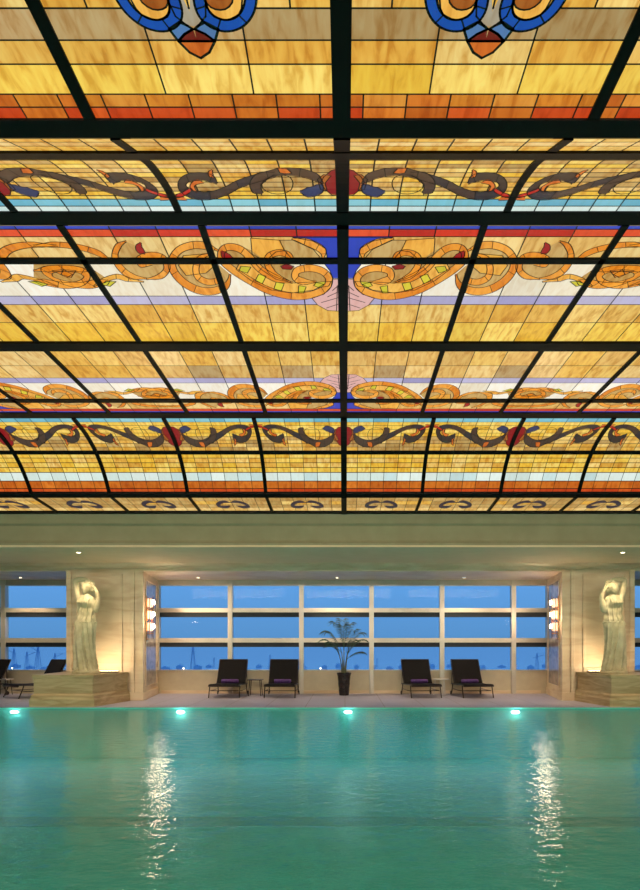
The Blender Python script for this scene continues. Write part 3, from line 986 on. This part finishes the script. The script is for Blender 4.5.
def statue_mesh():
    bm = bmesh.new()
    n = 96
    # z, cx, cy, rx, ry, fold amplitude
    sec = [(.04, .01, 0, .275, .22, .012), (.10, .01, 0, .265, .21, .026), (.22, .01, 0, .245, .195, .028), (.45, .01, 0, .228, .185, .024), (.70, .012, -.005, .222, .182, .020),
           (.95, .015, -.005, .228, .188, .016), (1.10, .015, 0, .236, .192, .012), (1.19, .015, 0, .240, .195, .016), (1.215, .012, 0, .238, .188, .014), (1.235, .012, 0, .224, .175, .010),
           (1.32, .008, 0, .206, .155, .012), (1.42, .0, 0, .190, .14, .012), (1.52, -.012, 0, .186, .14, .012), (1.62, -.02, -.01, .190, .15, .010), (1.70, -.02, -.015, .190, .155, .008),
           (1.78, -.015, 0, .178, .125, .004), (1.84, -.005, 0, .13, .09, 0), (1.88, .005, 0, .07, .065, 0), (1.93, .02, -.005, .055, .055, 0)]
    dense = spline([tuple(s_) for s_ in sec], 5)
    rings = []
    for z, cx, cy, rx, ry, am in dense:
        r_ = []
        for k in range(n):
            th = 2 * PI * k / n
            # folds sweep diagonally from the left hip to the right foot; the advanced knee is smooth
            ph = 11 * th + (5.5 * z if z < 1.2 else -9 * z) + 1.3 * math.sin(2 * th + 2.5 * z)
            knee = math.exp(-((th - 4.35) / .42) ** 2) * math.exp(-((z - .72) / .42) ** 2)
            f = 1.9 * am * ((1 - 2 * abs(math.sin(ph / 2)) ** .7) * .8 + .3 * math.sin(2 * ph + 1)) * (1 - .85 * knee)
            # catenary folds over the belly
            f += .009 * math.sin(34 * z + 3.0 * math.cos(th + 1.2)) * (1 if z > 1.24 else .5) * (1 if z < 1.8 else 0)
            f += .06 * knee
            bust = 0
            if 1.56 < z < 1.8:
                for bx_ in (4.38, 5.04):
                    bust += .045 * math.exp(-((th - bx_) / .26) ** 2) * math.exp(-((z - 1.68) / .06) ** 2)
            f += bust
            sw = -.028 * math.sin(PI * min(z, 1.85) / 1.85 * 1.6)   # weight on one leg: hips and shoulders counter-shift
            r_.append((cx + sw + (rx + f) * math.cos(th), cy + (ry + f) * math.sin(th), z))
        rings.append(r_)
    add_loft(bm, rings)
    # head
    hc = Vector((.03, -.03, 1.985))
    tilt = 1.12 * (Matrix.Rotation(math.radians(18), 3, 'Y') @ Matrix.Rotation(math.radians(14), 3, 'X'))
    hr = []
    for i in range(17):
        ph = -PI / 2 + PI * i / 16
        r_ = []
        for k in range(32):
            th = 2 * PI * k / 32
            x, y, z = .088 * math.cos(ph) * math.cos(th), .105 * math.cos(ph) * math.sin(th), .128 * math.sin(ph)
            if z < 0: x *= 1 + z * 1.8; y *= 1 + z * .6
            if y < -.03:   # face
                y -= .024 * math.exp(-(x / .012) ** 2) * math.exp(-((z + .022) / .022) ** 2)      # nose
                y += .014 * (math.exp(-((x - .033) / .016) ** 2) + math.exp(-((x + .033) / .016) ** 2)) * math.exp(-((z - .005) / .014) ** 2)
                y -= .010 * math.exp(-(x / .024) ** 2) * math.exp(-((z + .062) / .010) ** 2)
                y -= .008 * math.exp(-(x / .03) ** 2) * math.exp(-((z + .1) / .016) ** 2)
            r_.append(hc + tilt @ Vector((x, y, z)))
        hr.append(r_)
    add_loft(bm, hr)
    # hair: wavy cap and bun
    hr = []
    for i in range(15):
        ph = -PI / 2 + PI * i / 14
        r_ = []
        for k in range(40):
            th = 2 * PI * k / 40
            g = 1 + .05 * math.sin(9 * th + 5 * ph)
            v = Vector((.116 * g * math.cos(ph) * math.cos(th), .034 + .112 * g * math.cos(ph) * math.sin(th), .022 + .122 * g * math.sin(ph)))
            r_.append(hc + tilt @ v)
        hr.append(r_)
    add_loft(bm, hr)
    for c_, rad in (((.11, .05, 2.08), .085), ((-.07, .05, 2.12), .075), ((.14, .03, 1.97), .06), ((.03, .05, 2.16), .08)):
        add_loft(bm, [[Vector(c_) + Vector((rad * math.cos(p_) * math.cos(t_), rad * math.cos(p_) * math.sin(t_), rad * math.sin(p_))) for t_ in [2 * PI * k / 16 for k in range(16)]]
                      for p_ in [-PI / 2 + PI * i / 10 for i in range(11)]])
    # raised arm, elbow high, forearm folded over the head
    add_tube(bm, spline([(-.13, 0, 1.74), (-.165, -.01, 1.84), (-.205, -.03, 2.04), (-.235, -.03, 2.20)], 4), [.082, .082, .08, .078, .076, .074, .071, .068, .066, .063, .06, .06, .06], 16)
    add_tube(bm, spline([(-.235, -.03, 2.20), (-.13, -.02, 2.24), (.0, .02, 2.235), (.07, .05, 2.20)], 4), [.06, .062, .062, .062, .06, .058, .055, .05, .046, .04, .033, .030, .030], 16)
    add_loft(bm, [[Vector((-.238, -.03, 2.205)) + .052 * Vector((math.cos(p_) * math.cos(t_), math.cos(p_) * math.sin(t_), math.sin(p_))) for t_ in [2 * PI * k / 12 for k in range(12)]]
                  for p_ in [-PI / 2 + PI * i / 8 for i in range(9)]])
    # bent arm: upper arm down, elbow low, forearm up to the hair
    add_tube(bm, spline([(.12, 0, 1.77), (.185, -.02, 1.70), (.23, -.03, 1.58), (.262, -.03, 1.47)], 4), [.08, .08, .08, .078, .076, .074, .072, .07, .068, .065, .062, .06, .058], 16)
    add_tube(bm, spline([(.262, -.03, 1.47), (.30, -.05, 1.62), (.315, -.04, 1.80), (.26, -.02, 1.96), (.19, .01, 2.07)], 4), [.058, .066, .07, .07, .066, .058, .056, .054, .051, .048, .044, .041, .037, .034, .031, .029, .028], 16)
    add_loft(bm, [[Vector((.26, -.03, 1.47)) + .05 * Vector((math.cos(p_) * math.cos(t_), math.cos(p_) * math.sin(t_), math.sin(p_))) for t_ in [2 * PI * k / 12 for k in range(12)]]
                  for p_ in [-PI / 2 + PI * i / 8 for i in range(9)]])
    # hands: palm and five fingers each
    for base, d_, up in (((.08, .045, 2.19), Vector((.85, .1, -.45)), Vector((.2, -1, .1))), ((.185, .01, 2.075), Vector((-.7, .15, .7)), Vector((-.2, -1, -.2)))):
        base = Vector(base); d_ = d_.normalized(); s_ = d_.cross(up).normalized()
        add_tube(bm, [base - d_ * .01, base + d_ * .03, base + d_ * .075], [.026, .034, .030], 10)
        for k, ln_ in enumerate((.06, .072, .07, .055)):
            o = base + d_ * .07 + s_ * (-.027 + .018 * k)
            add_tube(bm, [o - d_ * .02, o + d_ * ln_ * .5, o + d_ * ln_ * .85 - up * -.012, o + d_ * ln_ - up * -.03], [.0105, .0098, .009, .007], 8)
        o = base + d_ * .02 - s_ * .03
        add_tube(bm, [o, o - s_ * .025 + d_ * .025, o - s_ * .03 + d_ * .055], [.013, .011, .008], 8)
    # toes / feet peeping out under the hem
    for fx, fy in ((-.12, -.2), (.1, -.17)):
        add_tube(bm, [(fx, fy + .08, .07), (fx, fy, .055), (fx - .01, fy - .07, .038)], [.05, .045, .025], 12)
        for k in range(5):
            add_tube(bm, [(fx - .04 + .018 * k, fy - .05, .036), (fx - .045 + .02 * k, fy - .09 + .008 * abs(k - 1), .03)], [.012, .01], 8)
    bmesh.ops.recalc_face_normals(bm, faces=bm.faces[:])
    me = bpy.data.meshes.new('statue_src'); bm.to_mesh(me); bm.free()
    o = bpy.data.objects.new('statue_src', me); COL.objects.link(o)
    rm = o.modifiers.new('r', 'REMESH'); rm.mode = 'VOXEL'; rm.voxel_size = .009
    sm = o.modifiers.new('s', 'SMOOTH'); sm.factor = .5; sm.iterations = 2
    dg = bpy.context.evaluated_depsgraph_get(); dg.update()
    out = bpy.data.meshes.new_from_object(o.evaluated_get(dg))
    bpy.data.objects.remove(o)
    for p in out.polygons: p.use_smooth = True
    out.materials.clear(); out.materials.append(M['statue'])
    return out


SM = statue_mesh()


def statue(x, y, mirror, label):
    r = empty('statue', (x, y, .7205), 0, label, 'statue', 'draped female marble statues')
    bm = bmesh.new()
    add_lathe(bm, [(.30, 0), (.31, .01), (.31, .06), (.29, .08)], (.01 * mirror, 0, 0), 40)
    bm_obj('plinth', bm, M['statue'], r)
    me = SM
    if mirror < 0:
        me = SM.copy()
        for v in me.vertices: v.co.x *= -1
        me.flip_normals()
    o = link(bpy.data.objects.new('figure', me), r); o.location = (0, 0, .045)
    o.scale = (1.0, 1.0, .975)
    return r


statue(-6.12, 14.62, 1, 'pale marble woman with raised arms on the pedestal left of the windows')
statue(6.35, 14.62, -1, 'pale marble woman with raised arms on the pedestal right of the windows')


# ------------------------------------------------------------------ sun loungers
def make_lounger():
    """local: foot end at -y, head at +y"""
    r = empty('sun_lounger')
    W = .385
    bm = bmesh.new()
    seat = [(-.62, .35), (-.55, .365), (0, .34), (.18, .34)]
    top = [(-W, W)]
    ring = []
    sp = spline([(-.66, .335), (-.60, .365), (-.3, .352), (0.0, .34), (.32, .345)], 4)
    add_loft(bm, [[(-W, y, z), (W, y, z), (W, y, z - .035), (-W, y, z - .035)] for y, z in sp])
    bm_obj('seat', bm, M['mesh'], r, bevel=.008)
    bm = bmesh.new()
    bp_ = spline([(.27, .35), (.40, .52), (.53, .74), (.66, .99)], 4)
    add_loft(bm, [[(-W, y, z), (W, y, z), (W, y + .03, z - .018), (-W, y + .03, z - .018)] for y, z in bp_])
    bm_obj('backrest', bm, M['mesh'], r, bevel=.008)
    bm = bmesh.new()
    for s in (-1, 1):
        x = s * (W + .015)
        add_tube(bm, [(x, -.66, .31), (x, -.62, .345), (x, .0, .32), (x, .62, .31)], .016, 8)
        add_tube(bm, [(x, -.45, .18), (x, .0, .17), (x, .50, .18)], .010, 8)
    add_tube(bm, [(-W - .015, -.66, .31), (W + .015, -.66, .31)], .016, 8)
    add_tube(bm, [(-W - .015, .62, .31), (W + .015, .62, .31)], .016, 8)
    add_tube(bm, [(-W - .015, -.45, .18), (W + .015, -.45, .18)], .010, 8)
    bm_obj('frame', bm, M['frame'], r, smooth=True)
    bm = bmesh.new()
    for s in (-1, 1):
        x = s * (W + .012)
        add_tube(bm, [(x, y + .035, z - .01) for y, z in bp_], .014, 8)
        add_tube(bm, [(x, .56, .80), (x, .58, .32)], .009, 6)
    add_tube(bm, [(-W - .012, .695, .985), (W + .012, .695, .985)], .014, 8)
    bm_obj('backrest_frame', bm, M['frame'], r, smooth=True)
    for s in (-1, 1):
        bm = bmesh.new()
        add_tube(bm, spline([(s * (W + .015), -.50, .335), (s * (W + .02), -.56, .18), (s * (W + .02), -.64, .002)], 4), .015, 8)
        bm_obj('leg', bm, M['frame'], r, smooth=True)
        bm = bmesh.new()
        add_tube(bm, spline([(s * (W + .015), .45, .32), (s * (W + .02), .50, .18), (s * (W + .02), .56, .06)], 4), .015, 8)
        lg = bm_obj('leg', bm, M['frame'], r, smooth=True)
        bm = bmesh.new()
        x = s * (W + .04)
        add_loft(bm, [[(x + dx, .56 + .055 * math.cos(2 * PI * k / 16), .057 + .055 * math.sin(2 * PI * k / 16)) for k in range(16)] for dx in (-.012, .012)])
        bm_obj('wheel', bm, M['frame'], lg)
    return r


LG = []
FD = 16.98
spots = [(228.8, FD, -1, 'charcoal sun lounger with purple towel at the far left of the middle window bay'),
         (282.0, FD, 0, 'charcoal sun lounger with purple towel, just left of the potted palm'),
         (420.7, FD, 7, 'charcoal sun lounger with purple towel, just right of the potted palm'),
         (471.5, FD, 5, 'charcoal sun lounger with purple towel at the far right of the middle window bay'),
         (35.0, 16.9, -36, 'charcoal sun lounger without towel, partly behind the left statue pedestal'),
         (-22.0, 17.0, -24, 'charcoal sun lounger cut off by the left picture edge')]
proto = make_lounger()
for i, (px, D, a, lab) in enumerate(spots):
    o = proto if i == 0 else copy_tree(proto)
    o.location = ((px - VX) * D / F, D, 0); o.rotation_euler.z = math.radians(a)
    meta(o, lab, 'sun lounger', 'sun loungers along the windows')
    LG.append(o)

# rolled towels on the four middle loungers
def towel_mesh():
    bm = bmesh.new()
    for k, (y, z, rad) in enumerate(((0, .055, .055),)):
        n = 20
        rings = []
        for i in range(9):
            x = -.23 + .46 * i / 8
            rr = rad * (1 if 0 < i < 8 else .9) * (1 + .03 * math.sin(i * 2.1))
            rings.append([(x, y + rr * 1.25 * math.cos(2 * PI * q / n) * (1 + .04 * math.sin(6 * PI * q / n)), z + rr * math.sin(2 * PI * q / n)) for q in range(n)])
        add_loft(bm, rings)
    me = bpy.data.meshes.new('rolled_towel'); bmesh.ops.recalc_face_normals(bm, faces=bm.faces[:]); bm.to_mesh(me); bm.free()
    for p in me.polygons: p.use_smooth = True
    me.materials.append(M['towel'])
    return me


TM = towel_mesh()
tl = ['on the far left lounger of the middle bay', 'on the lounger just left of the palm', 'on the lounger just right of the palm', 'on the far right lounger of the middle bay']
for i in range(4):
    t = link(bpy.data.objects.new('rolled_towel', TM))
    a = math.radians(spots[i][2]); L_ = Vector(LG[i].location)
    t.location = L_ + Matrix.Rotation(a, 3, 'Z') @ Vector((0, .16, .345)); t.rotation_euler.z = a
    meta(t, 'rolled purple towel ' + tl[i], 'towel', 'rolled purple towels')


def side_table(px, D, label, col, legs):
    r = empty('side_table', ((px - VX) * D / F, D, 0), 0, label, 'side table', 'small side tables between loungers')
    bm = bmesh.new(); add_lathe(bm, [(.22, .43), (.235, .435), (.235, .45), (.22, .455)], n=32) if legs == 3 else add_box(bm, -.2, .2, -.2, .2, .43, .452)
    bm_obj('tabletop', bm, M[col], r, bevel=.003)
    for k in range(legs):
        th = PI / 4 + 2 * PI * k / legs
        rx, ry = (.2, .2) if legs == 3 else (.24, .24)
        bm = bmesh.new(); add_tube(bm, [(rx * math.cos(th) * .8, ry * math.sin(th) * .8, .432), (rx * math.cos(th), ry * math.sin(th), .001)], .011, 8)
        bm_obj('leg', bm, M['frame' if legs == 4 else col], r)
    return r


side_table(255.5, 17.15, 'thin legged side table between the two loungers left of the palm', 'frame', 4)
side_table(441.0, 17.3, 'round pale side table between the two loungers right of the palm', 'white', 3)
side_table(3.0, 17.35, 'pale topped side table between the loungers in the left window bay', 'white', 4)


# ------------------------------------------------------------------ potted palm
def palm(px, D):
    r = empty('potted_palm', ((px - VX) * D / F, D, 0), 0, 'tall feathery palm in a tapered dark pot before the middle window', 'potted plant')
    bm = bmesh.new()
    add_lathe(bm, [(.125, .001), (.135, .01), (.15, .15), (.152, .16), (.145, .17), (.165, .33), (.168, .34), (.16, .35), (.182, .55), (.2, .60), (.2, .63), (.17, .63), (.165, .58)], n=32)
    bm_obj('pot', bm, M['pot'], r, smooth=False)
    bm = bmesh.new(); add_lathe(bm, [(.166, .56), (.166, .59), (.05, .60), (.01, .602)], n=24); bm_obj('soil', bm, M['soil'], r)
    rnd = random.Random(11)
    stems = [(-.06, .02, .95), (.0, -.03, 1.12), (.05, .03, 1.0), (.03, -.05, .85), (-.03, .05, 1.05)]
    stems = [(a_, b_, c_ + .14) for a_, b_, c_ in stems]
    for sx_, sy_, h in stems:
        bm = bmesh.new(); add_tube(bm, spline([(sx_, sy_, .58), (sx_ * 1.2, sy_, .58 + (h - .58) * .5), (sx_ * 2.0, sy_ * 1.5, h)], 3), [.016] * 4 + [.012] * 3, 8)
        bm_obj('stem', bm, M['stem'], r, smooth=True)
    fr_ = []
    #  (stem index, lean angle azimuth, length, rise)
    for i, (si, az, ln_, up) in enumerate([(0, 185, .85, .62), (0, 150, .75, .9), (1, 95, 1.05, 1.15), (1, 70, .95, 1.0), (2, 10, .85, .55), (2, 35, .9, .8), (3, 350, .8, .30), (3, 300, .7, .7),
                                           (4, 170, .9, .80), (4, 200, .72, .28), (1, 120, 1.0, 1.05), (2, 60, .7, .9), (0, 215, .6, .5), (1, 265, .7, .9)]):
        sx_, sy_, h = stems[si]
        az = math.radians(az)
        st = Vector((sx_ * 2, sy_ * 1.5, h - .02))
        dirh = Vector((math.cos(az), math.sin(az) * .55, 0))
        pts = []
        n = 14
        for k in range(n + 1):
            t = k / n
            pts.append(st + dirh * (ln_ * .60 * (t ** 1.3)) + Vector((0, 0, up * 1.22 * (t - .40 * t ** 3.2))))
        bm = bmesh.new()
        add_tube(bm, pts, [.008 * (1 - .75 * k / n) for k in range(n + 1)], 6)
        for k in range(3, n + 1):
            for q in (0, .5):
                if k == n and q: continue
                a_, b_ = pts[k], pts[min(k + 1, n)]
                p_ = a_.lerp(b_, q)
                d_ = (pts[min(k + 1, n)] - pts[k - 1]).normalized()
                sd = d_.cross(Vector((0, 0, 1)))
                if sd.length < .2: sd = Vector((1, 0, 0))
                sd.normalize()
                ll = .27 * math.sin(PI * (.12 + .80 * (k + q - 3) / (n - 2))) + .05
                for s in (-1, 1):
                    tip = p_ + (sd * s * .72 + d_ * .75).normalized() * ll + Vector((0, 0, -.28 * ll - rnd.uniform(0, .03)))
                    mid = p_.lerp(tip, .45) + Vector((0, 0, .035 * ll / .2))
                    wv = d_ * .008
                    up_ = Vector((0, 0, .0015))
                    v = [bm.verts.new(x) for x in (p_, mid + wv, tip, mid - wv, mid + up_ * 3)]
                    bm.faces.new((v[0], v[1], v[4])); bm.faces.new((v[1], v[2], v[4])); bm.faces.new((v[2], v[3], v[4])); bm.faces.new((v[3], v[0], v[4]))
        bm_obj('frond', bm, M['leaf'], r)
    return r


palm(344, 17.25)


# ------------------------------------------------------------------ downlights (real fixtures with spots)
def downlight(x, y, z, e, label, size=75, aim=None, c=(1, .78, .5), blend=.6):
    r = empty('downlight', (x, y, z), 0, label, 'downlight', 'recessed downlights in the soffit')
    bm = bmesh.new(); add_lathe(bm, [(.045, -.001), (.045, -.006), (.06, -.010), (.065, -.001)], n=20); bm_obj('trim_ring', bm, M['white'], r)
    bm = bmesh.new(); add_lathe(bm, [(.044, -.002), (.044, -.005)], n=20); bm_obj('lens', bm, M['lamp'], r)
    o = light('SPOT', 'downlight_beam', (x, y, z - .03), e, c, spot_size=math.radians(size), spot_blend=blend, shadow_soft_size=.05)
    t = Vector(aim) if aim else Vector((x, y, 0))
    o.rotation_euler = (t - Vector((x, y, z - .03))).to_track_quat('-Z', 'Y').to_euler()
    return r


ZS = EYE + hS
downlight(-5.93, 13.8, ZS, 120, 'small lit downlight in the soffit over the left statue', 70, (-6.0, 14.9, 1.2))
downlight(6.18, 13.8, ZS, 120, 'small lit downlight in the soffit over the right statue', 70, (6.3, 14.9, 1.2))
for px in (198, 337, 464):
    x = (px - VX) * 17.2 / F
    lab = {198: 'left', 337: 'middle', 464: 'right'}[px]
    downlight(x, 17.2, EYE + hM, 170, 'lit downlight in the marble lintel, %s one of three over the loungers' % lab, 110)
downlight(-9.0, 17.2, EYE + hM, 170, 'lit downlight in the marble lintel over the left window bay', 110)
for x in (-5.95, 6.35):
    # linear uplight behind each statue washing the pier panel
    r = empty('uplight', (x, 15.3, .7205), 0, 'low linear uplight on the %s pedestal behind the statue' % ('left' if x < 0 else 'right'), 'uplight', 'pedestal uplights')
    box('housing', -.36, .36, -.03, .03, 0, .04, M['frame'], r, .004)
    box('lens', -.34, .34, -.02, .02, .0405, .044, M['lamp'], r)
    o = light('AREA', 'uplight_beam', (x, 15.3, .78), 9, (1, .76, .48), shape='RECTANGLE', size=.68, size_y=.05)
    o.rotation_euler = (Vector((0, .35, 1))).to_track_quat('-Z', 'Y').to_euler()
# fill lights added out of view, without fixtures, to brighten the far wall
for x in (-6, 0, 6):
    o = light('AREA', 'added_wall_fill', (x, 1.4, 4.45), 88, (1, .86, .68), shape='RECTANGLE', size=5, size_y=.9, spread=math.radians(70))
    o.rotation_euler = (Vector((x * 1.05, 16, 1.6)) - Vector((x, 1.4, 4.45))).to_track_quat('-Z', 'Y').to_euler()

# ------------------------------------------------------------------ pool lamps in the far wall, just under the water
wl = {15: 'leftmost', 181: 'second from the left', 348: 'third from the left, below the palm', 515: 'rightmost'}
for px in (15, 181, 348, 515):
    x = (px - VX) * DEDGE / F
    r = empty('pool_light', (x, DEDGE - .013, -.11), 0, 'glowing underwater lamp at the far pool edge, ' + wl[px], 'pool light', 'underwater lamps at the far pool edge')
    bm = bmesh.new()
    def disc(bm, rx, rz, y0, y1, n=24):
        add_loft(bm, [[(rx * math.cos(2 * PI * k / n), y, rz * math.sin(2 * PI * k / n)) for k in range(n)] for y in (y0, y1)])
    disc(bm, .11, .045, -.015, 0); bm_obj('bezel', bm, M['white'], r)
    bm = bmesh.new(); disc(bm, .085, .03, -.024, -.0155); bm_obj('lens', bm, M['poolglow'], r)
    light('POINT', 'pool_lamp_halo', (x, DEDGE - .16, -.13), 5, (.85, 1, 1), shadow_soft_size=.04)
for y, rot, en in ((DEDGE - .05, -PI / 2, 60), (1.3, PI / 2 - .2, 560)):   # fill lights added at both long sides to brighten the basin
    o = light('AREA', 'added_pool_fill', (0, y, -.6), en, (.62, 1, 1), shape='RECTANGLE', size=22, size_y=.25)
    o.rotation_euler = (rot, 0, 0)

# ------------------------------------------------------------------ outside: bay and harbour skyline at dusk
bm = bmesh.new()
vs = [bm.verts.new(v) for v in ((-9000, 60, -60), (9000, 60, -60), (9000, 15000, -60), (-9000, 15000, -60))]
bm.faces.new(vs); struct(bm_obj('sea', bm, M['bay']))


def lattice(px, D, h, label, arm=0):
    r = empty('harbour_crane', ((px - VX) * D / F, D, -60), 0, label, 'crane', 'far cranes and masts on the hazy shore')
    bm = bmesh.new()
    w_ = h * .11
    for sx_ in (-1, 1):
        for sy_ in (-1, 1):
            add_tube(bm, [(sx_ * w_, sy_ * w_, 0), (sx_ * w_ * .12, sy_ * w_ * .12, h)], h * .011, 4)
    for k in range(5):
        t = k / 5; q = w_ * (1 - .88 * t)
        q2 = w_ * (1 - .88 * (t + .2))
        add_tube(bm, [(-q, -q, h * t), (q2, -q2, h * (t + .2))], h * .006, 4); add_tube(bm, [(q, -q, h * t), (-q2, -q2, h * (t + .2))], h * .006, 4)
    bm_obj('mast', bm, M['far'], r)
    if arm:
        bm = bmesh.new()
        add_tube(bm, [(-arm * .3, 0, h * .72), (arm, 0, h * .98)], h * .013, 4)
        add_tube(bm, [(0, 0, h), (arm, 0, h * .98)], h * .005, 4)
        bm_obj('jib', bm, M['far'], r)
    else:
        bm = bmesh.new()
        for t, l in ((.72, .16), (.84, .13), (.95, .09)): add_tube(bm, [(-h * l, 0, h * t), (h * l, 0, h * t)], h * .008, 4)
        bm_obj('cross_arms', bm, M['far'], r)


lattice(193, 1650, 56, 'faint pylon mast behind the leftmost pane of the middle window bay')
lattice(214, 1750, 26, 'short faint mast right of the pylon in the leftmost middle pane')
lattice(270, 1700, 34, 'faint mast seen above the second lounger')
lattice(377, 1650, 26, 'faint mast just right of the potted palm')
lattice(537, 1600, 40, 'faint crane with raised jib in the narrow pane by the right sconce', 34)
for k, (px, h) in enumerate(((14, 52), (27, 44), (38, 58), (55, 40))):
    lattice(px, 1600, h, ['first', 'second', 'third', 'fourth'][k] + ' faint crane from the left in the left window bay', 22 if k % 2 else -20)
rb = random.Random(5)
k = 0
for px in list(range(-6, 70, 12)) + list(range(163, 548, 16)) + [640]:
    D = rb.uniform(1550, 1720); h = rb.uniform(3, 8); w_ = rb.uniform(5, 11)
    x = (px + rb.uniform(-3, 3) - VX) * D / F
    b_ = empty('waterfront_building', (x, D, -60), 0, 'low hazy waterfront building, far off on the dusk shoreline', 'building', 'low waterfront buildings beyond the windows')
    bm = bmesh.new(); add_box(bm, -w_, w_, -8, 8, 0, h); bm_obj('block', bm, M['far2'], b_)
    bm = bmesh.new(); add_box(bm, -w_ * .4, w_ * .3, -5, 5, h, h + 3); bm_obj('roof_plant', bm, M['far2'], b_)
for px in (183.5, 320.5, 12):
    D = 1400
    o = bpy.data.objects.new('harbour_light', None)
    bm = bmesh.new(); bmesh.ops.create_icosphere(bm, subdivisions=2, radius=1.3)
    lo = bm_obj('harbour_light', bm, M['beacon']); lo.location = ((px - VX) * D / F, D, EYE + (VY - 668.3) * D / F)
    meta(lo, 'tiny white harbour light low in the glass, ' + {183.5: 'left of the first lounger', 320.5: 'left of the palm', 12: 'in the left window bay'}[px], 'harbour light', 'harbour lights')
    bpy.data.objects.remove(o)

# keep the ceiling's emission out of the direct-light sampling lists of tiny pieces
